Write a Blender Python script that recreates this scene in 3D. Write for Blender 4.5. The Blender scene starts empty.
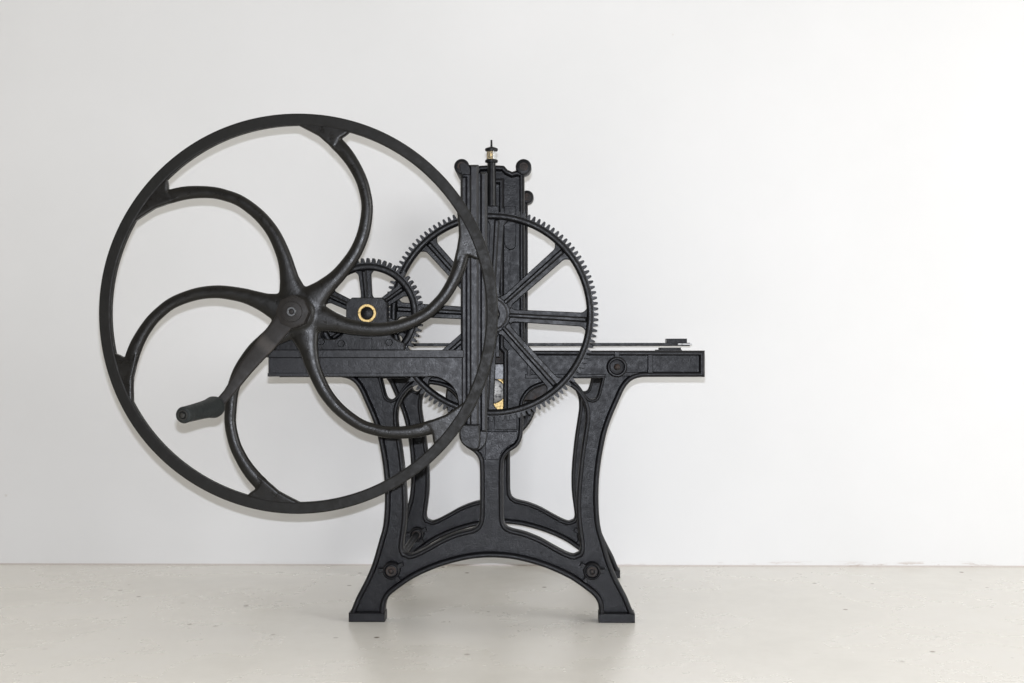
import bpy, bmesh, math, random
from mathutils import Vector, Matrix
from mathutils.geometry import tessellate_polygon
random.seed(7)
PI = math.pi
S = bpy.context.scene
COL = S.collection

# ------------------------------------------------------------------ camera
F = 1400.0
YAW, PITCH, ROLL = math.radians(1.35), math.radians(0.37), math.radians(0.06)
CZ = 0.776
R = Matrix.Rotation(YAW, 3, 'Z') @ Matrix.Rotation(PI/2 + PITCH, 3, 'X') @ Matrix.Rotation(-ROLL, 3, 'Z')
C0 = Vector((0, 0, CZ))
cam = bpy.data.cameras.new('camera'); co = bpy.data.objects.new('camera', cam); COL.objects.link(co)
co.matrix_world = Matrix.Translation(C0) @ R.to_4x4()
cam.sensor_width = 36; cam.lens = F/1024*36; cam.clip_start = .05; cam.clip_end = 100
S.camera = co

def at(px, py, Y):
    """real-world point of the plane at distance Y met by the sight line of a photo point"""
    d = R @ Vector(((px-512)/F, -(py-341.5)/F, -1))
    return C0 + d*(Y/d.y)
def xz(px, py, Y):
    p = at(px, py, Y); return (p.x, p.z)
def PX(Y): return Y/F            # metres per photo pixel at distance Y

# ------------------------------------------------------------------ materials
def nt(name):
    m = bpy.data.materials.new(name); m.use_nodes = True
    n = m.node_tree; return m, n, n.nodes['Principled BSDF']
def node(n, t, **k):
    x = n.nodes.new(t)
    for a, b in k.items():
        if a in x.inputs: x.inputs[a].default_value = b
        else: setattr(x, a, b)
    return x
def ramp(n, src, stops):
    r = n.nodes.new('ShaderNodeValToRGB'); e = r.color_ramp.elements
    while len(e) < len(stops): e.new(.5)
    for el, (p, c) in zip(e, stops):
        el.position = p; el.color = (c if len(c) == 4 else (*c, 1))
    n.links.new(src, r.inputs[0]); return r.outputs[0]

def iron(name, dark, light, rough=(.33, .55), bump=.35, rust=0.0, scale=1.0, spec=.3):
    m, n, b = nt(name); L = n.links.new
    tc = node(n, 'ShaderNodeTexCoord')
    geo = node(n, 'ShaderNodeNewGeometry')
    n1 = node(n, 'ShaderNodeTexNoise', Scale=26*scale, Detail=9, Roughness=.75)
    n2 = node(n, 'ShaderNodeTexNoise', Scale=230*scale, Detail=4, Roughness=.6)
    n3 = node(n, 'ShaderNodeTexNoise', Scale=62*scale, Detail=5, Roughness=.58)
    for q in (n1, n2, n3): L(geo.outputs['Position'], q.inputs['Vector'])
    col = ramp(n, n1.outputs[0], [(.34, tuple(.8*d+.2*l for d, l in zip(dark, light))), (.54, tuple(.6*d+.4*l for d, l in zip(dark, light))), (.78, light)])
    if rust > 0:
        n4 = node(n, 'ShaderNodeTexNoise', Scale=60, Detail=6, Roughness=.7)
        L(geo.outputs['Position'], n4.inputs['Vector'])
        f = ramp(n, n4.outputs[0], [(.5, (0, 0, 0)), (.68, (rust,)*3)])
        mx = node(n, 'ShaderNodeMix', data_type='RGBA')
        L(f, mx.inputs[0]); L(col, mx.inputs[6]); mx.inputs[7].default_value = (.10, .045, .022, 1)
        col = mx.outputs[2]
    L(col, b.inputs['Base Color'])
    rr = node(n, 'ShaderNodeMapRange'); rr.inputs[1].default_value = .35; rr.inputs[2].default_value = .65
    rr.inputs[3].default_value = rough[0]; rr.inputs[4].default_value = rough[1]
    L(n3.outputs[0], rr.inputs[0]); L(rr.outputs[0], b.inputs['Roughness'])
    ad = node(n, 'ShaderNodeMath', operation='MULTIPLY_ADD'); ad.inputs[1].default_value = 1.25
    L(n3.outputs[0], ad.inputs[0]); L(n2.outputs[0], ad.inputs[2])
    bp = node(n, 'ShaderNodeBump', Strength=bump, Distance=.0013)
    L(ad.outputs[0], bp.inputs['Height']); L(bp.outputs[0], b.inputs['Normal'])
    b.inputs['Specular IOR Level'].default_value = spec
    return m

def metal(name, col, rough, bump=.1, dirt=None):
    m, n, b = nt(name); L = n.links.new
    geo = node(n, 'ShaderNodeNewGeometry')
    n1 = node(n, 'ShaderNodeTexNoise', Scale=120, Detail=5); L(geo.outputs['Position'], n1.inputs['Vector'])
    d = dirt or tuple(c*.55 for c in col)
    L(ramp(n, n1.outputs[0], [(.32, d), (.5, col)]), b.inputs['Base Color'])
    b.inputs['Metallic'].default_value = 1; b.inputs['Roughness'].default_value = rough
    bp = node(n, 'ShaderNodeBump', Strength=bump, Distance=.001)
    L(n1.outputs[0], bp.inputs['Height']); L(bp.outputs[0], b.inputs['Normal'])
    return m

M = {}
M['iron'] = iron('black_painted_cast_iron', (.0032, .0032, .0040), (.0070, .0070, .0088), rough=(.34, .47), bump=.42, spec=.25)
M['gloss'] = iron('thick_glossy_black_paint', (.007, .007, .009), (.018, .019, .024), rough=(.24, .50), bump=.9, scale=.9, spec=.36)
M['wheel'] = iron('dull_black_wheel_iron', (.0075, .0071, .0062), (.0130, .0122, .0105), rough=(.42, .62), bump=.4, spec=.22)
M['spoke'] = iron('black_spoke_iron', (.0060, .0056, .0049), (.0125, .0112, .0092), rough=(.27, .42), bump=.3, spec=.30)
M['gear'] = iron('oiled_black_gear_iron', (.0028, .0028, .0032), (.0075, .0075, .0085), rough=(.32, .46), bump=.4, spec=.26)
M['bracket'] = iron('worn_grey_black_bracket_iron', (.009, .009, .010), (.013, .013, .0155), rough=(.33, .46), bump=.42, spec=.32)
M['bolt'] = iron('rusty_bolt_iron', (.010, .009, .009), (.028, .022, .019), rough=(.45, .65), bump=.4, rust=.3)
M['crank'] = iron('worn_crank_iron', (.012, .010, .009), (.020, .0175, .015), rough=(.5, .62), bump=.25)
M['grip'] = iron('dark_wooden_grip_paint', (.008, .010, .010), (.017, .020, .019), rough=(.45, .65), bump=.8)
mk = M['crank']; n = mk.node_tree; b = n.nodes['Principled BSDF']; L = n.links.new
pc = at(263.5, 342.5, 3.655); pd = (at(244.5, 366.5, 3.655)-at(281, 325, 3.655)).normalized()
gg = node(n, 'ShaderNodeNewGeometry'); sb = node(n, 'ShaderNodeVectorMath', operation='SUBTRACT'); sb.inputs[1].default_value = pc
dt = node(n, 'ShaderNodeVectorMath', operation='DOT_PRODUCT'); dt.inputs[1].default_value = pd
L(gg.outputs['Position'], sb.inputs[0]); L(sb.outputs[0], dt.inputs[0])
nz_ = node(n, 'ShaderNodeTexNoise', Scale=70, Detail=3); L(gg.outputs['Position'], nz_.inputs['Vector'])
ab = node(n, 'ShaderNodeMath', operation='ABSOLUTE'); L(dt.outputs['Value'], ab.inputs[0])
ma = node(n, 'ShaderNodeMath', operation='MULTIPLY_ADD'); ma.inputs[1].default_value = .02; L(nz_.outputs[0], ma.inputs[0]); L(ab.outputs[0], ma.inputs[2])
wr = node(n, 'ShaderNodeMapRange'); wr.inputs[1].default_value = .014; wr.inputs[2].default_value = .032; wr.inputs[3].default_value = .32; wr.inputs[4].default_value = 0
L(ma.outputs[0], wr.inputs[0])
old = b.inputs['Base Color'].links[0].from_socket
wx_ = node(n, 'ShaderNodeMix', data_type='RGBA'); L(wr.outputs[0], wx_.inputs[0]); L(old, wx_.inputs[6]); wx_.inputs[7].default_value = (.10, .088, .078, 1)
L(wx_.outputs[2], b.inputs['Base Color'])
M['grip'] = iron('dark_wooden_grip_paint', (.010, .012, .012), (.019, .022, .021), rough=(.55, .7), bump=.3)
M['brass'] = metal('yellow_brass', (.52, .38, .17), .5, dirt=(.10, .07, .03))
M['steel'] = metal('bright_bare_steel', (.26, .25, .23), .5, dirt=(.04, .04, .04))
M['shim'] = metal('pale_dull_metal', (.5, .5, .5), .6)
M['worn'] = metal('worn_grey_steel', (.10, .10, .10), .42)

mg, n, b = nt('clear_glass')
b.inputs['Base Color'].default_value = (.95, .97, .96, 1); b.inputs['Transmission Weight'].default_value = .9
b.inputs['Roughness'].default_value = .05; b.inputs['IOR'].default_value = 1.45
M['glass'] = mg

# white painted wall
m, n, b = nt('white_wall_paint'); L = n.links.new
geo = node(n, 'ShaderNodeNewGeometry')
a1 = node(n, 'ShaderNodeTexNoise', Scale=1.3, Detail=5, Roughness=.6); L(geo.outputs['Position'], a1.inputs['Vector'])
base = ramp(n, a1.outputs[0], [(.3, (.80, .80, .795)), (.7, (.835, .833, .83))])
# brown scuffs just above the floor, toward the right
sep = node(n, 'ShaderNodeSeparateXYZ'); L(geo.outputs['Position'], sep.inputs[0])
a2 = node(n, 'ShaderNodeTexNoise', Scale=9, Detail=6, Roughness=.7)
mp = node(n, 'ShaderNodeMapping'); mp.inputs['Scale'].default_value = (1, 1, 6)
L(geo.outputs['Position'], mp.inputs[0]); L(mp.outputs[0], a2.inputs['Vector'])
zr = node(n, 'ShaderNodeMapRange'); zr.inputs[1].default_value = 0.004; zr.inputs[2].default_value = .022; zr.inputs[3].default_value = .75; zr.inputs[4].default_value = 0
L(sep.outputs[2], zr.inputs[0])
sc = ramp(n, a2.outputs[0], [(.52, (0, 0, 0)), (.62, (1, 1, 1))])
mu = node(n, 'ShaderNodeMath', operation='MULTIPLY'); L(zr.outputs[0], mu.inputs[0])
xr = node(n, 'ShaderNodeMapRange'); xr.inputs[1].default_value = -.2; xr.inputs[2].default_value = 1.3; xr.inputs[3].default_value = .12
L(sep.outputs[0], xr.inputs[0]); m2_ = node(n, 'ShaderNodeMath', operation='MULTIPLY'); L(xr.outputs[0], m2_.inputs[0]); L(sc, m2_.inputs[1]); L(m2_.outputs[0], mu.inputs[1])
ln = node(n, 'ShaderNodeMapRange'); ln.inputs[1].default_value = .0035; ln.inputs[2].default_value = .0065; ln.inputs[3].default_value = .45; ln.inputs[4].default_value = 0
L(sep.outputs[2], ln.inputs[0]); mq = node(n, 'ShaderNodeMath', operation='MAXIMUM'); L(mu.outputs[0], mq.inputs[0]); L(ln.outputs[0], mq.inputs[1]); mu = mq
mx = node(n, 'ShaderNodeMix', data_type='RGBA'); L(mu.outputs[0], mx.inputs[0]); L(base, mx.inputs[6]); mx.inputs[7].default_value = (.36, .25, .18, 1)
# faint specks higher up
v = node(n, 'ShaderNodeTexVoronoi', Scale=3.1); L(geo.outputs['Position'], v.inputs['Vector'])
vs = ramp(n, v.outputs['Distance'], [(.012, (.35,)*3), (.022, (0, 0, 0))])
mx2 = node(n, 'ShaderNodeMix', data_type='RGBA'); L(vs, mx2.inputs[0]); L(mx.outputs[2], mx2.inputs[6]); mx2.inputs[7].default_value = (.6, .56, .5, 1)
L(mx2.outputs[2], b.inputs['Base Color'])
b.inputs['Roughness'].default_value = .55; b.inputs['Specular IOR Level'].default_value = .3
a3 = node(n, 'ShaderNodeTexNoise', Scale=60, Detail=4); L(geo.outputs['Position'], a3.inputs['Vector'])
bp = node(n, 'ShaderNodeBump', Strength=.12, Distance=.001); L(a3.outputs[0], bp.inputs['Height']); L(bp.outputs[0], b.inputs['Normal'])
M['wall'] = m

# pale sealed floor
m, n, b = nt('pale_sealed_concrete'); L = n.links.new
geo = node(n, 'ShaderNodeNewGeometry')
mp = node(n, 'ShaderNodeMapping'); mp.inputs['Scale'].default_value = (1, .8, 1)
L(geo.outputs['Position'], mp.inputs[0])
a1 = node(n, 'ShaderNodeTexNoise', Scale=2.2, Detail=8, Roughness=.6); L(mp.outputs[0], a1.inputs['Vector'])
base = ramp(n, a1.outputs[0], [(.28, (.74, .715, .655)), (.5, (.795, .772, .715)), (.72, (.825, .805, .76))])
# thin pale brushing streaks
mp2 = node(n, 'ShaderNodeMapping'); mp2.inputs['Scale'].default_value = (5, 3, 1); mp2.inputs['Rotation'].default_value = (0, 0, .12)
L(geo.outputs['Position'], mp2.inputs[0])
a4 = node(n, 'ShaderNodeTexNoise', Scale=6, Detail=6, Roughness=.7); L(mp2.outputs[0], a4.inputs['Vector'])
st = ramp(n, a4.outputs[0], [(.52, (0, 0, 0)), (.75, (.22,)*3)])
mxs = node(n, 'ShaderNodeMix', data_type='RGBA'); L(st, mxs.inputs[0]); L(base, mxs.inputs[6]); mxs.inputs[7].default_value = (.69, .65, .57, 1)
# dark specks and a few chips
v = node(n, 'ShaderNodeTexVoronoi', Scale=11.0, Randomness=1.0); L(mp.outputs[0], v.inputs['Vector'])
s1 = ramp(n, v.outputs['Distance'], [(.06, (1, 1, 1)), (.11, (0, 0, 0))])
a5 = node(n, 'ShaderNodeSeparateColor'); L(v.outputs['Color'], a5.inputs[0])
s2 = ramp(n, a5.outputs[0], [(.60, (0, 0, 0)), (.95, (.95,)*3)])
ms = node(n, 'ShaderNodeMath', operation='MULTIPLY'); L(s1, ms.inputs[0]); L(s2, ms.inputs[1])
mxc = node(n, 'ShaderNodeMix', data_type='RGBA'); L(ms.outputs[0], mxc.inputs[0]); L(mxs.outputs[2], mxc.inputs[6]); mxc.inputs[7].default_value = (.20, .15, .11, 1)
L(mxc.outputs[2], b.inputs['Base Color'])
rg = ramp(n, a1.outputs[0], [(.3, (.22,)*3), (.7, (.32,)*3)]); L(rg, b.inputs['Roughness'])
b.inputs['Specular IOR Level'].default_value = .5
a6 = node(n, 'ShaderNodeTexNoise', Scale=5, Detail=5); L(geo.outputs['Position'], a6.inputs['Vector'])
bp = node(n, 'ShaderNodeBump', Strength=.05, Distance=.003); L(a6.outputs[0], bp.inputs['Height']); L(bp.outputs[0], b.inputs['Normal'])
M['floor'] = m

# ------------------------------------------------------------------ mesh helpers
LOC = {}
class MB:
    def __init__(s): s.v = []; s.f = []
    def add(s, vs, fs):
        k = len(s.v); s.v += [tuple(p) for p in vs]; s.f += [tuple(i+k for i in f) for f in fs]
    def build(s, name, mat, parent=None, angle=38, bevel=0):
        c = [sum(p[i] for p in s.v)/len(s.v) for i in range(3)]
        if parent is None: c = [c[0], c[1], min(p[2] for p in s.v)]
        me = bpy.data.meshes.new(name)
        me.from_pydata([(p[0]-c[0], p[1]-c[1], p[2]-c[2]) for p in s.v], [], s.f)
        bm = bmesh.new(); bm.from_mesh(me)
        bmesh.ops.remove_doubles(bm, verts=bm.verts, dist=1e-6)
        bmesh.ops.recalc_face_normals(bm, faces=bm.faces)
        bm.to_mesh(me); bm.free()
        me.materials.append(M[mat])
        for p in me.polygons: p.use_smooth = True
        me.set_sharp_from_angle(angle=math.radians(angle))
        o = bpy.data.objects.new(name, me); COL.objects.link(o)
        LOC[o] = Vector(c); o.location = c
        if parent is not None:
            o.parent = parent; o.matrix_parent_inverse = Matrix.Translation(-LOC[parent])
        if bevel:
            b = o.modifiers.new('bevel', 'BEVEL'); b.width = bevel; b.segments = 2; b.limit_method = 'ANGLE'; b.angle_limit = math.radians(35)
        return o

def prism(mb, poly, y0, y1, ch=0):
    """poly = (x, z) outline extruded from y0 (front) to y1, front edge chamfered"""
    n_ = len(poly)
    if ch:
        ins = offset(poly, ch)
        rings = [[(x, y0, z) for x, z in ins], [(x, y0+ch, z) for x, z in poly], [(x, y1, z) for x, z in poly]]
    else:
        rings = [[(x, y0, z) for x, z in poly], [(x, y1, z) for x, z in poly]]
    vs = [p for r in rings for p in r]; fs = []
    for k in range(len(rings)-1):
        for i in range(n_):
            j = (i+1) % n_
            fs.append((k*n_+i, k*n_+j, (k+1)*n_+j, (k+1)*n_+i))
    tri = tessellate_polygon([[Vector((x, z, 0)) for x, z in poly]])
    for t in tri:
        fs.append(tuple(t)); fs.append(tuple((len(rings)-1)*n_+i for i in reversed(t)))
    mb.add(vs, fs)

def slab(mb, poly, y0, y1):
    n_ = len(poly)
    mb.add([(x, y0, z) for x, z in poly]+[(x, y1, z) for x, z in poly],
           [tuple(range(n_)), tuple(reversed(range(n_, 2*n_)))]+[(i, (i+1) % n_, (i+1) % n_+n_, i+n_) for i in range(n_)])

def area(poly): return .5*sum(poly[i][0]*poly[(i+1) % len(poly)][1]-poly[(i+1) % len(poly)][0]*poly[i][1] for i in range(len(poly)))
def offset(poly, w):
    """move an outline inward by w (outward when w < 0)"""
    n_ = len(poly); sg = 1 if area(poly) > 0 else -1; out = []
    for i in range(n_):
        a, b, c = Vector(poly[i-1]), Vector(poly[i]), Vector(poly[(i+1) % n_])
        d1 = (b-a); d2 = (c-b)
        if d1.length < 1e-9 or d2.length < 1e-9: out.append(tuple(b)); continue
        d1.normalize(); d2.normalize()
        n1 = Vector((-d1.y, d1.x))*sg; n2 = Vector((-d2.y, d2.x))*sg
        m_ = n1+n2
        if m_.length < 1e-6: m_ = n1
        m_.normalize(); k = 1/max(.45, m_.dot(n1))
        out.append(tuple(b+m_*w*k))
    return out

def smooth(pts, step=.008, closed=True):
    """pts: (x, z) or (x, z, 'c') for a corner; Catmull-Rom between corners"""
    n_ = len(pts); out = []
    P = [Vector(p[:2]) for p in pts]; C = [len(p) > 2 for p in pts]
    rng = range(n_ if closed else n_-1)
    for i in rng:
        p1, p2 = P[i], P[(i+1) % n_]
        p0 = P[i-1] if (closed or i > 0) else p1
        p3 = P[(i+2) % n_] if (closed or i+2 < n_) else p2
        if C[i]: p0 = p1 + (p1-p2)*1.0 if False else p1
        if C[(i+1) % n_]: p3 = p2
        L_ = (p2-p1).length; k = max(1, int(L_/step))
        if C[i] and C[(i+1) % n_]:
            out.append(tuple(p1)); continue
        for j in range(k):
            t = j/k
            q = .5*((2*p1)+(p2-p0)*t+(2*p0-5*p1+4*p2-p3)*t*t+(3*p1-p0-3*p2+p3)*t**3)
            out.append(tuple(q))
    if not closed: out.append(tuple(P[-1]))
    return out

def lip(mb, poly, w, y0, y1, ch=.002):
    """raised moulding following an outline, w wide towards w>0 = inside"""
    s_ = 1 if w > 0 else -1; aw = abs(w)
    prof = [(0, y1), (0, y0+.0055), (aw*.10, y0+.0026), (aw*.27, y0+.0007), (aw*.5, y0), (aw*.73, y0+.0007), (aw*.90, y0+.0026), (aw-.0002, y0+.006), (aw+.0006, y1)]
    rings = [[(x, y, z) for x, z in offset(poly, s_*u)] for u, y in prof]
    n_ = len(poly); vs = [p for r in rings for p in r]; fs = []
    for k in range(len(rings)):
        k2 = (k+1) % len(rings)
        for i in range(n_):
            j = (i+1) % n_
            fs.append((k*n_+i, k*n_+j, k2*n_+j, k2*n_+i))
    mb.add(vs, fs)

def plate(mb, outer, holes, y0, y1):
    loops = [outer]+holes
    tri = tessellate_polygon([[Vector((x, z, 0)) for x, z in l] for l in loops])
    flat = [p for l in loops for p in l]; N = len(flat)
    vs = [(x, y0, z) for x, z in flat]+[(x, y1, z) for x, z in flat]
    fs = [tuple(t) for t in tri]+[tuple(i+N for i in reversed(t)) for t in tri]
    k = 0
    for l in loops:
        for i in range(len(l)):
            j = (i+1) % len(l); fs.append((k+i, k+j, k+j+N, k+i+N))
        k += len(l)
    mb.add(vs, fs)

def box(mb, x0, x1, y0, y1, z0, z1, ch=.0015):
    prism(mb, [(x0, z0), (x1, z0), (x1, z1), (x0, z1)], y0, y1, ch)
def pbox(mb, px0, py0, px1, py1, y0, y1, ch=.0015):
    a = at(px0, py1, y0); b_ = at(px1, py0, y0)
    box(mb, a.x, b_.x, y0, y1, a.z, b_.z, ch)

def lathe_axis(mb, o, ax, prof, seg=40, cap=True):
    """prof: (distance along axis, radius)"""
    ax = Vector(ax).normalized(); u = ax.cross(Vector((0, 0, 1)))
    if u.length < .1: u = ax.cross(Vector((1, 0, 0)))
    u.normalize(); w = ax.cross(u); vs = []; fs = []; o = Vector(o)
    for d, r in prof:
        for i in range(seg):
            a = 2*PI*i/seg; vs.append(o+ax*d+(u*math.cos(a)+w*math.sin(a))*r)
    for k in range(len(prof)-1):
        for i in range(seg):
            j = (i+1) % seg; fs.append((k*seg+i, k*seg+j, (k+1)*seg+j, (k+1)*seg+i))
    if cap:
        fs.append(tuple(reversed(range(seg)))); fs.append(tuple((len(prof)-1)*seg+i for i in range(seg)))
    mb.add(vs, fs)
def disc(mb, x, z, y0, y1, r, ch=.002, seg=48):
    lathe_axis(mb, (x, y0, z), (0, 1, 0), [(0, r-ch), (ch*.3, r-ch*.3), (ch, r), (y1-y0, r)], seg)
def annulus(mb, x, z, y0, y1, r0, r1, ch=.0015, seg=64):
    vs = []; fs = []
    prof = [(r1, y1), (r1, y0+ch), (r1-ch, y0), (r0+ch, y0), (r0, y0+ch), (r0, y1)]
    for r, y in prof:
        for i in range(seg):
            a = 2*PI*i/seg; vs.append((x+r*math.cos(a), y, z+r*math.sin(a)))
    for k in range(len(prof)):
        k2 = (k+1) % len(prof)
        for i in range(seg):
            j = (i+1) % seg; fs.append((k*seg+i, k*seg+j, k2*seg+j, k2*seg+i))
    mb.add(vs, fs)

def tube(mb, path, rads, seg=20, expo=2.0):
    """path of 3-D points lying across the picture; rads: (half width, half depth)"""
    vs = []; fs = []; n_ = len(path); P = [Vector(p) for p in path]
    for k, p in enumerate(P):
        t = (P[min(k+1, n_-1)]-P[max(k-1, 0)]).normalized()
        u = t.cross(Vector((0, 1, 0))).normalized(); w = u.cross(t).normalized()
        rw, rd = rads[k]
        for i in range(seg):
            a = 2*PI*i/seg; c, s_ = math.cos(a), math.sin(a)
            c = math.copysign(abs(c)**(2/expo), c); s_ = math.copysign(abs(s_)**(2/expo), s_)
            vs.append(p+u*rw*c+w*rd*s_)
    for k in range(n_-1):
        for i in range(seg):
            j = (i+1) % seg; fs.append((k*seg+i, k*seg+j, (k+1)*seg+j, (k+1)*seg+i))
    fs.append(tuple(reversed(range(seg)))); fs.append(tuple((n_-1)*seg+i for i in range(seg)))
    mb.add(vs, fs)

# ------------------------------------------------------------------ setting
YW = 5.05
mb = MB(); mb.add([(-9, -4, 0), (9, -4, 0), (9, YW+.1, 0), (-9, YW+.1, 0)], [(0, 1, 2, 3)])
fl = mb.build('floor', 'floor'); fl['kind'] = 'structure'; fl['label'] = 'pale sealed concrete floor with small dark specks'
mb = MB(); box(mb, -9, 9, YW, YW+.2, -.05, 5, 0)
wl = mb.build('wall', 'wall'); wl['kind'] = 'structure'; wl['label'] = 'plain white painted wall behind the press'

# ------------------------------------------------------------------ the press
YF = 4.0; YB = 4.785
root = bpy.data.objects.new('hand_press', None); COL.objects.link(root)
cx4 = at(491.3, 400, YF).x
root.location = (cx4, 4.4, 0); LOC[root] = Vector((cx4, 4.4, 0)); root.empty_display_size = .3
root['label'] = 'black cast iron hand press with large curved-spoke flywheel, gears and crank'
root['category'] = 'press'

def half(pts, Y=YF):
    out = []
    for p in pts:
        x, z = xz(p[0], p[1], Y)
        if p[1] >= 620.5: z = 0.0
        out.append((x, z, 'c') if len(p) > 2 else (x, z))
    return out
def mirror(h): return [((2*cx4-p[0]), p[1], *p[2:]) for p in h]
H_out = half([(504, 165.5), (507.5, 169.5), (512, 171.5), (517, 170), (524.3, 173, 'c'), (524.3, 350.5, 'c'), (705, 350.5, 'c'), (705, 377, 'c'),
    (650, 377), (641, 377.4), (634, 379.3), (628.5, 383.5), (624, 390), (618.5, 402), (612, 417), (606.6, 433), (603, 450), (600.6, 465), (599, 482), (598.6, 500),
    (599.3, 516), (601, 529), (604.4, 541), (610.5, 562), (616, 576), (622, 588), (627.5, 598.5), (633, 612, 'c'), (634.3, 614, 'c'), (634.3, 621, 'c'),
    (599.5, 621, 'c'), (599.2, 612, 'c'), (598, 604), (593.5, 596.5), (583, 588), (570, 579.3), (555, 572), (540, 566.3), (520, 560.8), (505, 558.5), (491.3, 557.8)])
top_mid = half([(491.3, 165.5)])
ML = [((p[0]+2.4*PX(YF)) if abs(p[0]-(2*cx4-at(524.3, 200, YF).x)) < .004 and p[1] > .76 else p[0], *p[1:]) for p in mirror(H_out[:-1])]
outer = smooth(H_out + list(reversed(ML)))
H_big = half([(503, 510), (503, 470), (504.3, 459), (509.5, 452), (516.5, 447.5), (521, 441), (522.6, 433), (523, 420), (523, 406),
    (525.5, 398), (531.5, 391), (540, 386.8), (549, 384.8), (557, 384.3), (566, 385), (574, 389.5), (580.5, 397), (585, 407), (586, 419), (584, 434), (580.8, 455), (578.6, 475),
    (577.2, 492), (576.8, 508), (577.4, 522), (579.3, 537), (580.6, 548), (579, 553.5), (574, 555.5), (567, 553.5), (555, 547.3), (540, 539), (525, 533),
    (511, 529.5), (505.5, 526), (503.4, 520)])
hole_r = smooth(H_big); hole_l = smooth(list(reversed(mirror(H_big))))
H_v = half([(569, 378.5, 'c'), (573, 380), (579.5, 386), (586, 395), (591, 399.3), (595.5, 398.5), (598, 394), (600.5, 384), (602, 378.5, 'c')])
v_r = smooth(H_v, .004); v_l = smooth(list(reversed(mirror(H_v))), .004)
H_sl = half([(499, 183, 'c'), (499, 349, 'c'), (503, 353, 'c'), (503, 411, 'c')])
slot = smooth(H_sl + list(reversed(mirror(H_sl))))
LIPW = 5.2*PX(YF)

def make_frame(name, dy, sx, sz):
    """one cast side frame; dy moves it back"""
    def T(poly): return [(p[0], p[1]) for p in poly]
    mb = MB()
    inner = [offset(h, -.006) for h in (hole_r, hole_l, v_r, v_l, slot)]
    plate(mb, offset(outer, .006), inner, YF+.029+dy, YF+.040+dy)
    lip(mb, outer, LIPW*.98, YF+dy, YF+.05+dy)
    for h in (hole_r, hole_l): lip(mb, h, -LIPW*.86, YF+.0006+dy, YF+.0494+dy)
    for h in (v_r, v_l): lip(mb, h, -LIPW*.62, YF+.0012+dy, YF+.0488+dy, .0015)
    lip(mb, slot, -LIPW*.95, YF+.0018+dy, YF+.0482+dy)
    def both(x0, y0, x1, y1, d0=.0024, d1=.030):
        a = at(x0, y1, YF); b_ = at(x1, y0, YF)
        box(mb, a.x, b_.x, YF+d0+dy, YF+d1+dy, a.z, b_.z)
        box(mb, 2*cx4-b_.x, 2*cx4-a.x, YF+d0+dy, YF+d1+dy, a.z, b_.z)
    both(648, 352.5, 653, 375.5)               # upright rib of the table beam
    both(527, 352.5, 531, 376)
    both(525, 374.2, 606, 378.4, .0030, .031)        # lower moulding of the beam
    both(615, 352.5, 619.5, 360, .0036)
    both(622, 372.2, 652, 376.2, .0042, .028)
    both(494, 412, 517, 430, .0048, .032)       # solid web under the slot
    # feet: thicker soles
    for sgn in (1, -1):
        a = at(598.7, 621, YF); b_ = at(634.9, 613.6, YF)
        x0, x1 = (a.x, b_.x) if sgn == 1 else (2*cx4-b_.x, 2*cx4-a.x)
        box(mb, x0, x1, YF-.004+dy, YF+.062+dy, 0, b_.z, .002)
    o = mb.build(name, 'iron', root)
    # raised web panel, set off from the mouldings by a narrow groove
    G = 1.25*PX(YF)
    pm = MB(); slab(pm, offset(outer, LIPW*.98+G), YF+.0165+dy, YF+.036+dy)
    pn = pm.build('web_panel', 'iron', o)
    cuts = [offset(h, -(LIPW*.86+G)) for h in (hole_r, hole_l)]+[offset(h, -(LIPW*.62+G)) for h in (v_r, v_l)]+[offset(slot, -(LIPW*.95+G))]
    for x0, y0, x1, y1 in ((648, 345, 653, 383), (527, 345, 531, 383), (500, 374.2, 613, 378.4), (615, 345, 619.5, 366), (622, 372.2, 652, 376.2), (492, 412, 517, 430)):
        a = at(x0, y1, YF); b_ = at(x1, y0, YF)
        q = [(a.x-G, a.z-G), (b_.x+G, a.z-G), (b_.x+G, b_.z+G), (a.x-G, b_.z+G)]
        cuts.append(q); cuts.append([(2*cx4-x, z) for x, z in reversed(q)])
    for bx, by, br in ((617, 367, 10.3), (592, 571.3, 8.8)):
        a = at(bx, by, YF); rr = (br+1.1)*PX(YF)
        for xc in (a.x, 2*cx4-a.x): cuts.append([(xc+rr*math.cos(t*PI/16), a.z+rr*math.sin(t*PI/16)) for t in range(32)])
    tools = []
    for k, c_ in enumerate(cuts):
        cm = MB(); slab(cm, c_, YF-.02+dy-k*.0003, YF+.06+dy+k*.0003); t_ = cm.build('cutter', 'iron', None); tools.append(t_)
        bo = pn.modifiers.new('cut', 'BOOLEAN'); bo.object = t_; bo.operation = 'DIFFERENCE'; bo.solver = 'EXACT'
    dg = bpy.context.evaluated_depsgraph_get(); dg.update()
    me = bpy.data.meshes.new_from_object(pn.evaluated_get(dg)); pn.modifiers.clear(); pn.data = me
    for t_ in tools: bpy.data.objects.remove(t_)
    for p in me.polygons: p.use_smooth = False
    bv = pn.modifiers.new('bevel', 'BEVEL'); bv.width = .0012; bv.segments = 1; bv.limit_method = 'ANGLE'; bv.angle_limit = math.radians(60)
    return o
front = make_frame('side_frame', 0, 1, 1)
back = make_frame('side_frame', YB-YF, 1, 1)

# glossy blob of paint-filled panel above the stem
mb = MB()
pp = [(485.5, 431.5, 'c'), (517, 431.5, 'c'), (517.3, 439), (514, 443.5), (507.5, 447), (501.5, 452.5), (498.8, 460, 'c'), (485.2, 460, 'c')]
poly = smooth([(*xz(p[0], p[1], YF+.01), *p[2:]) for p in pp])
prism(mb, poly, YF+.013, YF+.024, .0015); mb.build('gusset_panel', 'gloss', front)

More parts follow.
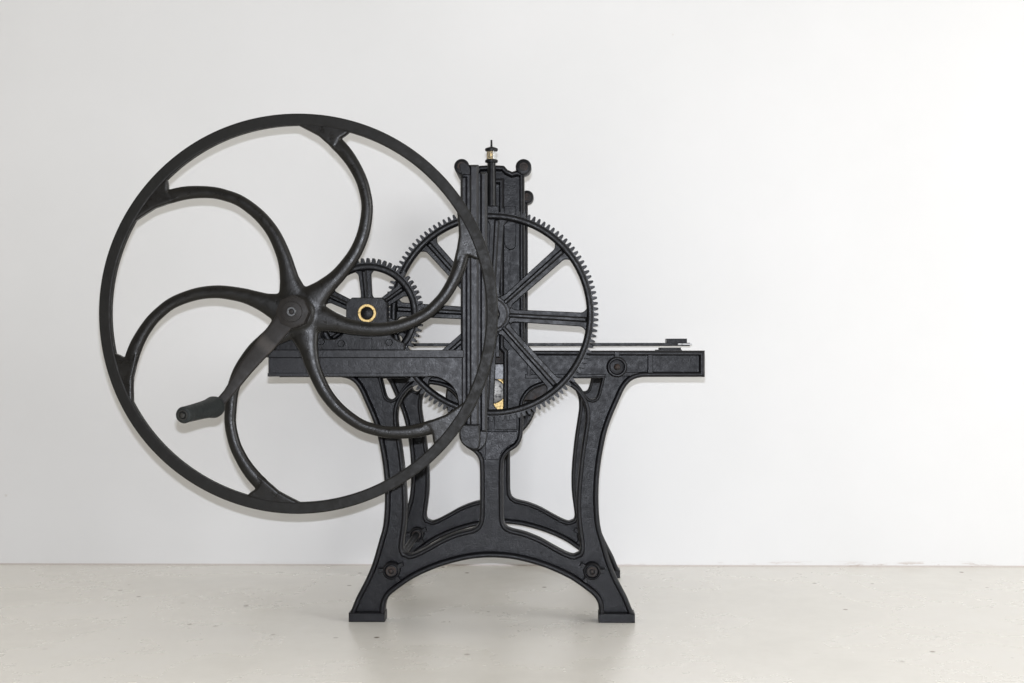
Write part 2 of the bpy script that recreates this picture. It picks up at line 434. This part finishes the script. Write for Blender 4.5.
# shallow tongue panel on the right upright
mb = MB()
pp = [(504, 206, 'c'), (516, 206, 'c'), (516, 240, 'c'), (515, 247), (510, 249.5), (505.5, 246.5), (504, 241, 'c')]
prism(mb, smooth([(*xz(p[0], p[1], YF+.004), *p[2:]) for p in pp], .003), YF+.008, YF+.025, .0015)
pbox(mb, 508, 250, 510, 350, YF+.013, YF+.025, .0008)
mb.build('guide_tongue', 'iron', front)

# bosses on the frame
def boss(px, py, r, Y, parent, mat='iron', stubs=(), bolt=True, mat2='bolt', kind='bolt_boss'):
    x, z = xz(px, py, Y-.006); r *= PX(Y); mb = MB()
    disc(mb, x, z, Y-.006, Y+.03, r, .003)
    for a in stubs:
        a = math.radians(a); u = Vector((math.cos(a), math.sin(a))); w = Vector((-u.y, u.x)); q = Vector((x, z))
        l0, l1, h = r*.8, r*1.55, r*.24
        prism(mb, [tuple(q+u*l0-w*h), tuple(q+u*l1-w*h), tuple(q+u*l1+w*h), tuple(q+u*l0+w*h)], Y-.0022, Y+.02, .0012)
    o = mb.build(kind, mat, parent)
    if bolt:
        mb = MB()
        annulus(mb, x, z, Y-.0095, Y-.004, r*.28, r*.62, .0012, 32)
        lathe_axis(mb, (x, Y-.013, z), (0, 1, 0), [(0, r*.10), (.001, r*.2), (.004, r*.24), (.012, r*.25)], 24)
        mb.build('bolt', mat2, o)
    return o
for Yp, par in ((YF, front), (YB, back)):
    # mirror-true positions of the four bolt bosses and the two top ones
    for (bx, by, br, st) in ((617, 367, 10.3, (90,)), (592, 571.3, 8.8, (0, 150, 235))):
        for sg in (1, -1):
            q = at(bx, by, YF); xx = q.x if sg == 1 else 2*cx4-q.x
            x, z = xx, q.z; mbb = MB(); rr = br*PX(YF)
            disc(mbb, x, z, Yp-.003, Yp+.04, rr, .004); annulus(mbb, x, z, Yp-.0075, Yp+.01, rr*.66, rr*.97, .0035)
            for a in st:
                if sg == -1: a = 180-a
                a = math.radians(a); u = Vector((math.cos(a), math.sin(a))); w = Vector((-u.y, u.x)); qq = Vector((x, z))
                l0, l1, h = rr*.8, rr*1.5, rr*.24
                prism(mbb, [tuple(qq+u*l0-w*h), tuple(qq+u*l1-w*h), tuple(qq+u*l1+w*h), tuple(qq+u*l0+w*h)], Yp-.0022, Yp+.02, .0012)
            o = mbb.build('bolt_boss', 'iron', par)
            mbb = MB()
            if br < 10:
                annulus(mbb, x, z, Yp-.0095, Yp-.004, rr*.30, rr*.60, .0014, 32)
                lathe_axis(mbb, (x, Yp-.010, z), (0, 1, 0), [(0, rr*.12), (.001, rr*.2), (.004, rr*.22), (.012, rr*.22)], 24)
            else:
                lathe_axis(mbb, (x, Yp-.014, z), (0, 1, 0), [(0, rr*.10), (.002, rr*.24), (.006, rr*.32), (.012, rr*.34)], 24)
            mbb.build('bolt', 'bolt', o)
    for sg in (1, -1):
        if sg == -1 and Yp == YF: continue
        q = at(523.5, 167, YF); x = q.x if sg == 1 else 2*cx4-q.x; rr = 7.9*PX(YF)
        mbb = MB(); disc(mbb, x, q.z, Yp-.008, Yp+.052, rr, .005); o = mbb.build('corner_boss', 'iron', par)
        mbb = MB(); annulus(mbb, x, q.z, Yp-.0095, Yp-.004, rr*.3, rr*.55, .001, 28)
        lathe_axis(mbb, (x, Yp-.0088, q.z), (0, 1, 0), [(0, rr*.26), (.006, rr*.28)], 20)
        mbb.build('bolt', 'bolt', o)

# tie rods between the two frames
for bx, by, rad in ((617, 367, 3.6), (592, 571.3, 3.8)):
    for sg in (1, -1):
        q = at(bx, by, YF); x = q.x if sg == 1 else 2*cx4-q.x; mb = MB()
        lathe_axis(mb, (x, YF+.03, q.z), (0, 1, 0), [(0, rad*PX(YF)*1.7), (.03, rad*PX(YF)*1.7), (.034, rad*PX(YF)), (YB-YF-.03, rad*PX(YF))], 24)
        mb.build('tie_rod', 'iron', root)

# slide block, spindle and oiler in the slot
mb = MB(); pbox(mb, 483.5, 206, 499.3, 357, YF+.02, YF+.09); pbox(mb, 482, 179, 501, 207, YF+.042, YF+.10)
pbox(mb, 480, 355, 489.5, 411, YF+.022, YF+.09, .001)
mb.build('slide_block', 'gear', root)
mb = MB()
q = at(491.6, 300, YF-.015)
zt = lambda py: at(491.6, py, YF-.015).z
r1 = PX(3.98)
lathe_axis(mb, (q.x, YF-.015, zt(206)), (0, 0, 1), [(0, 5.0*r1), (zt(175)-zt(206), 4.6*r1), (zt(164)-zt(206), 4.1*r1), (zt(163)-zt(206), 4.1*r1)], 28)
mb.build('spindle_tube', 'gear', root)
mb = MB(); Yc = YF-.015
lathe_axis(mb, (q.x, Yc, zt(163)), (0, 0, 1), [(0, 4*r1), (.0015, 6.2*r1), (.006, 6.6*r1), (.009, 6*r1), (.0105, 4.6*r1)], 32)
oc = mb.build('oil_cup', 'gear', root); mb = MB()
lathe_axis(mb, (q.x, Yc, zt(151.5)), (0, 0, 1), [(0, 5*r1), (.0015, 6.3*r1), (.006, 6.6*r1), (.009, 6*r1), (.0125, 2.6*r1), (.014, 1.1*r1), (zt(140)-zt(151.5), .95*r1)], 32)
mb.build('lid', 'gear', oc)
mb = MB(); lathe_axis(mb, (q.x, Yc, zt(160.5)), (0, 0, 1), [(0, 4.9*r1), (zt(151)-zt(160.5), 4.9*r1)], 32); mb.build('glass', 'glass', oc)
mb = MB(); lathe_axis(mb, (q.x-.004, Yc, zt(160.2)), (0, 0, 1), [(0, 2.6*r1), (zt(151.3)-zt(160.2), 2.6*r1)], 20); mb.build('brass_core', 'brass', oc)

# bright shaft end and brass bearing seen at the foot of the slot
mb = MB(); x, z = xz(493, 391, 4.14); disc(mb, x, z, 4.12, 4.32, .037, .004)
rs = mb.build('roller_shaft', 'steel', root)
mb = MB(); pbox(mb, 481, 364, 505, 379.5, 4.16, 4.3); mb.build('bearing_cap', 'worn', root)
mb = MB(); pbox(mb, 481, 345, 505, 363.5, 4.17, 4.3); mb.build('bearing_housing', 'bolt', root)
mb = MB(); pbox(mb, 478, 379, 506, 411, 4.135, 4.3); mb.build('brass_bearing', 'brass', root)
# impression roller between the frames (mostly hidden)
mb = MB(); x, z = xz(491.3, 398, 4.32); rr = 46*PX(4.32)
lathe_axis(mb, (x, 4.32, z), (0, 1, 0), [(0, rr*.25), (.004, rr*.8), (.001, rr*.86), (0, rr-.006), (.005, rr), (.30, rr), (.305, rr-.006), (.305, .02)], 72); mb.build('pressure_roller', 'gear', root)

# brown-painted arch plate behind the front beam
mb = MB(); pbox(mb, 520, 377, 551, 400, YF+.052, YF+.062); mb.build('cover_plate', 'bolt', front)

# ------------------------------------------------------------------ bracket carrying the wheel shaft
YK = 3.83
T_ = lambda pp, Y, st=.006: smooth([(*xz(p[0], p[1], Y), *p[2:]) for p in pp], st)
mb = MB()
out = T_([(268, 357.5, 'c'), (463, 357.5, 'c'), (463, 430, 'c'), (458, 400), (456, 392), (451, 385), (444, 380), (436, 376.8), (427, 376.3, 'c'), (268, 376.3, 'c')], YK)
prism(mb, out, YK+.004, YK+.03, .0015)
prism(mb, T_([(266, 350, 'c'), (464, 350, 'c'), (464, 357.5, 'c'), (266, 357.5, 'c')], YK), YK-.012, YK+.12, .0015)
prism(mb, T_([(267.5, 373, 'c'), (428, 373, 'c'), (428, 376.6, 'c'), (267.5, 376.6, 'c')], YK), YK+.001, YK+.05, .001)
bracket = mb.build('bracket_beam', 'bracket', root)
# packing blocks joining the beam to the frame behind
for a_, b_ in ((282, 300), (430, 452)):
    mb = MB(); pbox(mb, a_, 358, b_, 373, YK+.028, YF+.002, .001); mb.build('packing_block', 'gear', bracket)

# column plate of the bracket
mb = MB()
out = T_([(462.3, 174, 'c'), (487, 172, 'c'), (487, 425, 'c'), (486.5, 438, 'c'), (484, 445), (478, 450), (470, 449), (463, 445), (459.2, 438), (459, 428), (460.6, 415, 'c'), (460.6, 205, 'c')], YK)
prism(mb, out, YK+.01, YK+.04, .0015)
def rib(x0, x1, y0, y1, d, w=.02):
    pbox(mb, x0, y0, x1, y1, YK+d, YK+d+w, .0055)
rib(461.0, 467.2, 176, 425, 0, .03)
rib(469.6, 478.4, 164.5, 438, -.008, .03)
rib(480.2, 486.6, 172, 432, -.001, .03)
col = mb.build('bracket_column', 'bracket', root)
mb = MB(); pp = T_([(460.4, 424, 'c'), (479.5, 424, 'c'), (480.5, 436), (479.5, 447), (475, 449.6), (469, 448), (463, 444), (459.8, 437), (459.6, 430)], YK, .004)
prism(mb, pp, YK-.0125, YK+.02, .004); mb.build('column_foot', 'gear', col)
mb = MB(); x, z = xz(461.6, 166.3, YK-.004); disc(mb, x, z, YK-.004, YF+.03, 7.7*PX(YK), .005); o = mb.build('corner_boss', 'iron', col)
mb = MB(); annulus(mb, x, z, YK-.0065, YK, 2.2*PX(YK), 4.6*PX(YK), .0012, 28); mb.build('bolt', 'bolt', o)
mb = MB(); pp = T_([(460, 166), (463, 163.5), (468, 165.5), (470, 169), (470, 175, 'c'), (462, 175, 'c')], YK, .003); prism(mb, pp, YK-.010, YK+.02, .001); mb.build('lug', 'iron', col)
for a_, b_ in ((410, 440), (178, 200)):
    mb = MB(); pbox(mb, 464, a_, 485.5, b_, YK+.03, YF+.002, .001); mb.build('packing_block', 'gear', col)

# bearing pedestals along the beam
YP = YK-.004
mb = MB()
out = T_([(272, 350.2, 'c'), (272, 338, 'c'), (286, 336), (300, 335.5), (314, 337, 'c'), (330, 339.5), (340, 337), (344, 331), (346, 324, 'c'), (346, 303, 'c'), (352, 297.5, 'c'),
          (382, 297.5, 'c'), (387, 303, 'c'), (387, 322, 'c'), (390, 334), (396, 340), (404, 343, 'c'), (404, 350.2, 'c')], YP)
prism(mb, out, YP, YP+.05, .002)
ped = mb.build('bearing_pedestal', 'gear', bracket)
mb = MB(); pbox(mb, 359.5, 338.5, 372, 349.9, YP-.006, YP+.01, .001); mb.build('key_block', 'iron', ped)
for nx, ny in ((321, 341.5), (341, 343.5), (389, 342.5)):
    mb = MB(); x, z = xz(nx, ny, YP-.008); lathe_axis(mb, (x, YP-.01, z), (0, 1, 0), [(0, .009), (.002, .0105), (.014, .0105)], 6)
    mb.build('nut', 'gear', ped)
mb = MB(); x, z = xz(367, 313.3, YP-.006); annulus(mb, x, z, YP-.010, YP+.004, 6.3*PX(YP), 9.2*PX(YP), .0012); mb.build('brass_ring', 'brass', ped)
mb = MB()
out = T_([(276, 350.4, 'c'), (276, 330), (278, 305), (283, 296), (298, 292), (313, 296), (318, 305), (320, 330), (322, 350.4, 'c')], YP)
prism(mb, out, YP-.002, YP+.046, .002); mb.build('shaft_bearing', 'gear', bracket)

# ------------------------------------------------------------------ gears
def tooth_outline(cx, cz, rr, rt, N, ph=0):
    pts = []
    for i in range(N):
        a = 2*PI*i/N+ph; p = 2*PI/N
        for f, r in ((-.5, rr), (-.33, rr+(rt-rr)*.08), (-.25, rr+(rt-rr)*.6), (-.15, rt), (.15, rt), (.25, rr+(rt-rr)*.6), (.33, rr+(rt-rr)*.08)):
            pts.append((cx+r*math.cos(a+f*p), cz+r*math.sin(a+f*p)))
    return pts
def gear(name, px, py, Y, depth, r_tip, r_root, r_in, N, r_hub, angs, hw, web, parent, lblhub=True, ph=0):
    s_ = PX(Y); c = at(px, py, Y); cx, cz = c.x, c.z
    mb = MB()
    o_ = tooth_outline(cx, cz, r_root*s_, r_tip*s_, N, ph); k = len(o_)
    def ring(r, y): return [(cx+r*s_*math.cos(math.atan2(z-cz, x-cx)), y, cz+r*s_*math.sin(math.atan2(z-cz, x-cx))) for x, z in o_]
    shrink = lambda q: [(cx+(x-cx)*q, z_) for (x, z_) in []]
    rings = [[(x, Y+.005, z) for x, z in o_], [(x, Y+depth-.002, z) for x, z in o_], ring(r_root-1.2, Y+depth), ring(r_in+1.6, Y+depth), ring(r_in+.5, Y+depth-.01),
             ring(r_in, Y+.012), ring(r_in+.2, Y+.006), ring(r_in+1.2, Y+.0015), ring(r_in+2.4, Y), ring(r_root-2.6, Y), ring(r_root-1.6, Y+.0012), ring(r_root-.9, Y+.005), ]
    vs = [p for r in rings for p in r]; fs = []
    for a in range(len(rings)):
        b_ = (a+1) % len(rings)
        for i in range(k):
            j = (i+1) % k; fs.append((a*k+i, a*k+j, b_*k+j, b_*k+i))
    mb.add(vs, fs)
    g = mb.build(name, 'gear', parent)
    mb = MB()
    annulus(mb, cx, cz, Y+.004, Y+depth-.004, r_hub*.45*s_, r_hub*s_, .003)
    annulus(mb, cx, cz, Y-.008, Y+depth, r_hub*.42*s_, r_hub*.72*s_, .003)
    mb.build('hub', 'gear', g)
    for ang in angs:
        a = math.radians(ang); u = Vector((math.cos(a), math.sin(a))); w = Vector((-u.y, u.x)); q = Vector((cx, cz))
        r0, r1, W = r_hub*.9, r_in+1.2, hw; rho = hw*.9
        side = []
        # hub fillet
        for t in range(6):
            b_ = t/5*PI/2; side.append((r0+rho*1.2*math.sin(b_)*1.0, W+rho*(1-math.sin(b_)) if False else W+rho*.8*(1-math.sin(b_))))
        side = [(r0+rho*1.2*(t/5), W+rho*.8*(1-t/5)**2) for t in range(6)]
        side += [(r1-1.4*rho+rho*1.4*(t/6), W*1.12+rho*1.25*(t/6)**2.4) for t in range(7)]
        pts = [q+u*(x*s_)+w*(y*s_) for x, y in side]+[q+u*(x*s_)-w*(y*s_) for x, y in reversed(side)]
        mb = MB(); prism(mb, [tuple(p) for p in pts], Y+.018, Y+.018+web, .002)
        # raised centre rib
        h = hw*.38
        ribp = [(r0*.95, h), (r1-1, h*1.15), (r1-1, -h*1.15), (r0*.95, -h)]
        prism(mb, [tuple(q+u*(x*s_)+w*(y*s_)) for x, y in ribp], Y+.0015, Y+.021, .0048)
        mb.build('spoke', 'gear', g)
    return g, cx, cz
big, bx, bz = gear('large_gear', 491.5, 314.3, 3.925, .045, 107.0, 102.4, 95.3, 120, 19, [-3.3+45*i for i in range(8)], 6.3, .014, root)
# bright turned hub face
mb = MB(); annulus(mb, bx, bz, 3.905, 3.92, 7*PX(3.92), 16.5*PX(3.92), .005); mb.build('hub_collar', 'bracket', big)
mb = MB(); lathe_axis(mb, (bx, 3.895, bz), (0, 1, 0), [(0, .016), (.004, .02), (.5, .02)], 32); mb.build('gear_shaft', 'steel', root)
small, sx_, sz_ = gear('small_gear', 367.3, 313.6, 3.885, .040, 56, 51.3, 43.5, 60, 15, [35+60*i for i in range(6)], 5.6, .014, root)
mb = MB(); lathe_axis(mb, (at(367, 313.3, 3.82).x, 3.817, at(367, 313.3, 3.82).z), (0, 1, 0), [(0, .0145), (.002, .0172), (.22, .0172)], 32); mb.build('countershaft', 'gear', root)
# pinion behind the small gear that drives the large one
def pinion(x, z, y0, y1, r, N):
    mb = MB(); o_ = tooth_outline(x, z, r*.8, r, N); prism(mb, o_, y0, y1, 0); return mb.build('pinion', 'gear', root)
pinion(sx_, sz_, 3.928, 3.975, .043, 14)
wx, wz = xz(297, 312.6, 3.885)
pinion(wx, wz, 3.885, 3.925, .052, 18)

# ------------------------------------------------------------------ flywheel
YWh = 3.70; e1 = at(98.6, 313.5, YWh); e2 = at(497.6, 313.5, YWh); e3 = at(298, 113, YWh); e4 = at(298, 514, YWh)
cx = (e1.x+e2.x)/2; cz = (e3.z+e4.z)/2; RW = ((e2.x-e1.x)+(e3.z-e4.z))/4; s_ = RW/200.2; c = Vector((cx, YWh, cz))
mb = MB(); seg = 200; DW = .030
R1, R0 = 200.2*s_, 188.6*s_
prof = [(R1, YWh+.003), (R1-.001, YWh+.0008), (R1-.003, YWh), (R0+.004, YWh), (R0+.0012, YWh+.001), (R0, YWh+.004), (R0+.001, YWh+DW-.003), (R0+.004, YWh+DW), (R1-.003, YWh+DW), (R1, YWh+DW-.003)]
vs = []; fs = []
for r, y in prof:
    for i in range(seg):
        a = 2*PI*i/seg; w_ = 1+.0008*math.sin(3*a+1)+.0006*math.sin(7*a)
        vs.append((cx+r*w_*math.cos(a), y, cz+r*w_*math.sin(a)))
for k in range(len(prof)):
    k2 = (k+1) % len(prof)
    for i in range(seg):
        j = (i+1) % seg; fs.append((k*seg+i, k*seg+j, k2*seg+j, k2*seg+i))
mb.add(vs, fs)
wheel = mb.build('flywheel', 'wheel', root, angle=14)
ARM = [(12, 46), (24, 45), (36, 44.3), (47.7, 43.6), (60, 44.0), (78, 46.0), (91, 48.2), (104, 51), (117, 54.3), (129, 57.6), (139, 61.2), (148, 64.6), (158, 69.0), (167, 73.2), (175, 77.4), (182, 81.5), (190, 87)]
WID = [13, 13, 9.4, 7.9, 7.2, 6.8, 6.5, 6.3, 6.1, 5.9, 5.9, 6.0, 6.3, 6.9, 7.2, 5.5, 2.5]
def pol(r, th): return (cx+r*s_*math.cos(math.radians(th)), cz+r*s_*math.sin(math.radians(th)))
OFF = [0, 0.3, -2, .2, 2.0, 2.3]
HUBM = MB()
for k in range(6):
    mb = MB(); of = 60*k+OFF[k]
    key = [pol(r, th+of-(4.2*max(0, min(1, (120-r)/60))*min(1, r/45) if k == 3 else 0)) for r, th in ARM]
    # dense spline with interpolated widths
    path = []; rad = []
    for i in range(len(key)-1):
        p0 = Vector(key[max(i-1, 0)]); p1 = Vector(key[i]); p2 = Vector(key[i+1]); p3 = Vector(key[min(i+2, len(key)-1)])
        for j in range(4):
            t = j/4; q = .5*((2*p1)+(p2-p0)*t+(2*p0-5*p1+4*p2-p3)*t*t+(3*p1-p0-3*p2+p3)*t**3)
            wd = WID[i]*(1-t)+WID[i+1]*t
            path.append((q.x, YWh+.015, q.y)); rad.append((wd*s_, .0135 if i < 13 else .0135-.0016*(i+t-13)))
    tube(mb, path, rad, 24, 2.3)
    kk = 24
    tube(HUBM, path[:kk], [(a+.9*max(0, 1-i/24)*s_+.0002, b_+.0008*max(0, 1-i/20)) for i, (a, b_) in enumerate(rad[:kk])], 24, 2.3)
    # flared web where the arm meets the rim
    d0 = of
    fl_ = [pol(a, b_+d0) for a, b_ in ((191, 92), (188.6, 90), (183, 86.3), (179, 83.4), (174, 81), (169.5, 78.4), (166, 75), (172, 77.3), (180.2, 76.3), (184.5, 75), (189.5, 74), (192, 78), (192.5, 85))]
    prism(mb, fl_, YWh+.0022, YWh+.026, .0035)
    sp_ = mb.build('spoke', 'spoke', wheel, angle=50)
    rm = sp_.modifiers.new('fuse', 'REMESH'); rm.mode = 'VOXEL'; rm.voxel_size = .0020; rm.use_smooth_shade = True
    sm = sp_.modifiers.new('soften', 'SMOOTH'); sm.factor = .5; sm.iterations = 10
lathe_axis(HUBM, (cx, YWh-.006, cz), (0, 1, 0), [(0, 13*s_), (.003, 15.5*s_), (.0075, 17*s_), (.0085, 22*s_), (.012, 24.5*s_), (.034, 25*s_), (.045, 22*s_)], 48)
hub = HUBM.build('hub', 'spoke', wheel)
rm = hub.modifiers.new('fuse', 'REMESH'); rm.mode = 'VOXEL'; rm.voxel_size = .0022; rm.use_smooth_shade = True
sm = hub.modifiers.new('soften', 'SMOOTH'); sm.factor = .5; sm.iterations = 45
mb = MB(); lathe_axis(mb, (cx, 3.66, cz), (0, 1, 0), [(0, .018), (.36, .018)], 32); mb.build('wheel_shaft', 'gear', root)

# ------------------------------------------------------------------ crank
YC = 3.655; sc_ = PX(YC)
nx, nz = xz(292.5, 311.8, YC)
mb = MB()
# arm as a tapered flat bar following its bend
key = [(289, 314.5, 11), (281.5, 325, 10.2), (272.5, 336, 9.6), (263.5, 346.5, 9.0), (255, 356.5, 8.3), (246.5, 366.5, 7.7), (239.5, 376.5, 6.6), (233, 386, 5.6), (227, 394, 4.8), (220.5, 401.5, 4.8), (214.5, 408, 5.8)]
ys = [0, 0, 0, 0, -.001, -.003, -.006, -.010, -.015, -.02, -.022]
path = []; rad = []
for (x, y, w_), dy in zip(key, ys):
    p = at(x, y, YC+dy); path.append((p.x, YC+dy+.007, p.z)); rad.append((w_*sc_, .0085))
tube(mb, path, rad, 32, 5.0)
lathe_axis(mb, (nx, YC-.006, nz), (0, 1, 0), [(0, 15*sc_), (.002, 16.6*sc_), (.02, 17*sc_), (.04, 17*sc_)], 8)
crank = mb.build('crank', 'crank', root, angle=40)
mb = MB(); lathe_axis(mb, (nx, YC-.012, nz), (0, 1, 0), [(0, 8.5*sc_), (.001, 10*sc_), (.008, 10.5*sc_)], 32); mb.build('washer', 'crank', crank)
mb = MB(); annulus(mb, nx, nz, YC-.018, YC-.006, 2.6*sc_, 4.8*sc_, .001, 32); mb.build('nut', 'worn', crank)
mb = MB(); lathe_axis(mb, (nx, YC-.0165, nz), (0, 1, 0), [(0, 1.0*sc_), (.0008, 2.2*sc_), (.01, 2.4*sc_)], 20); mb.build('bolt', 'bolt', crank)
# grip
A = at(216, 406.5, YC-.028); B = at(182.8, 415.3, 3.44)
ax = B-A; Lg = ax.length; g = PX(3.55)
mb = MB()
lathe_axis(mb, A, ax, [(-.012, 5*g), (-.006, 8.3*g), (.004, 10.6*g), (.016, 11.2*g), (.028, 10.6*g), (.045, 9.6*g), (.08, 8.9*g), (.13, 8.4*g), (Lg-.02, 8.2*g), (Lg-.006, 8.3*g), (Lg-.0015, 7.6*g), (Lg, 6.4*g)], 40)
grip = mb.build('grip', 'grip', crank)
mb = MB(); e = A+ax.normalized()*(Lg-.001)
lathe_axis(mb, e, ax, [(0, 5.2*g), (.002, 5.0*g), (.0022, 4.1*g), (.001, 3.9*g), (.001, 2.6*g), (.003, 2.3*g), (.0035, 1.2*g)], 32)
mb.build('grip_bolt', 'worn', grip)

# ------------------------------------------------------------------ table rails
mb = MB()
YR = YB-.05
pbox(mb, 396, 342.8, 690, 346.3, YR, YR+.05, .001)
rail = mb.build('bed_rail', 'gear', root)
mb = MB(); pbox(mb, 667, 338.6, 687, 343.1, YR-.01, YR+.06, .001); mb.build('rail_stop', 'iron', rail)
mb = MB(); pbox(mb, 678, 343.4, 692, 344.9, YR-.02, YR-.001, .0003); mb.build('rail_shim', 'shim', rail)
mb = MB(); pbox(mb, 660, 347.6, 681, 351.8, YF+.06, YF+.12, .002)
pbox(mb, 657, 349.6, 682, 353, YF+.045, YF+.12, .001)
mb.build('bed_stop', 'iron', root)
# uprights that carry the rail from the rear frame
mb = MB(); pbox(mb, 476, 346.2, 524, 353, YR+.002, YR+.05, .001); mb.build('rail_foot', 'gear', rail)

# ------------------------------------------------------------------ light
w = bpy.data.worlds.new('World'); S.world = w; w.use_nodes = True; n = w.node_tree; L = n.links.new
bg = n.nodes['Background']
tc = node(n, 'ShaderNodeTexCoord'); sp = node(n, 'ShaderNodeSeparateXYZ'); L(tc.outputs['Generated'], sp.inputs[0])
cx_ = ramp(n, sp.outputs[0], [(.0, (.55, .515, .455)), (.5, (.79, .75, .675)), (1, (1, .975, .92))])
mr = node(n, 'ShaderNodeMapRange'); mr.inputs[1].default_value = -1; mr.inputs[2].default_value = -.1; mr.inputs[3].default_value = .12; mr.inputs[4].default_value = 1.0
L(sp.outputs[1], mr.inputs[0])
mm = node(n, 'ShaderNodeMix', data_type='RGBA', blend_type='MULTIPLY'); mm.inputs[0].default_value = 1
L(cx_, mm.inputs[6]); L(mr.outputs[0], mm.inputs[7]); L(mm.outputs[2], bg.inputs[0])
bg.inputs[1].default_value = 1.33

def area_light(name, loc, target, sx, sy, power, col):
    l = bpy.data.lights.new(name, 'AREA'); l.shape = 'RECTANGLE'; l.size = sx; l.size_y = sy; l.energy = power; l.color = col
    o = bpy.data.objects.new(name, l); COL.objects.link(o); o.location = loc
    d = Vector(target)-Vector(loc); o.rotation_euler = d.to_track_quat('-Z', 'Y').to_euler(); return o
area_light('window_light', (6.0, .6, 2.0), (1.6, 5.0, .9), 3.4, 3.0, 250, (.97, .98, 1.0))
area_light('camera_flash', (0.0, .02, CZ+.079), (0, 4, .75), .034, .016, 95, (.86, .90, 1.0))

S.view_settings.view_transform = 'Standard'; S.view_settings.look = 'None'
S.view_settings.gamma = 1; S.view_settings.use_curve_mapping = False; S.view_settings.exposure = 0
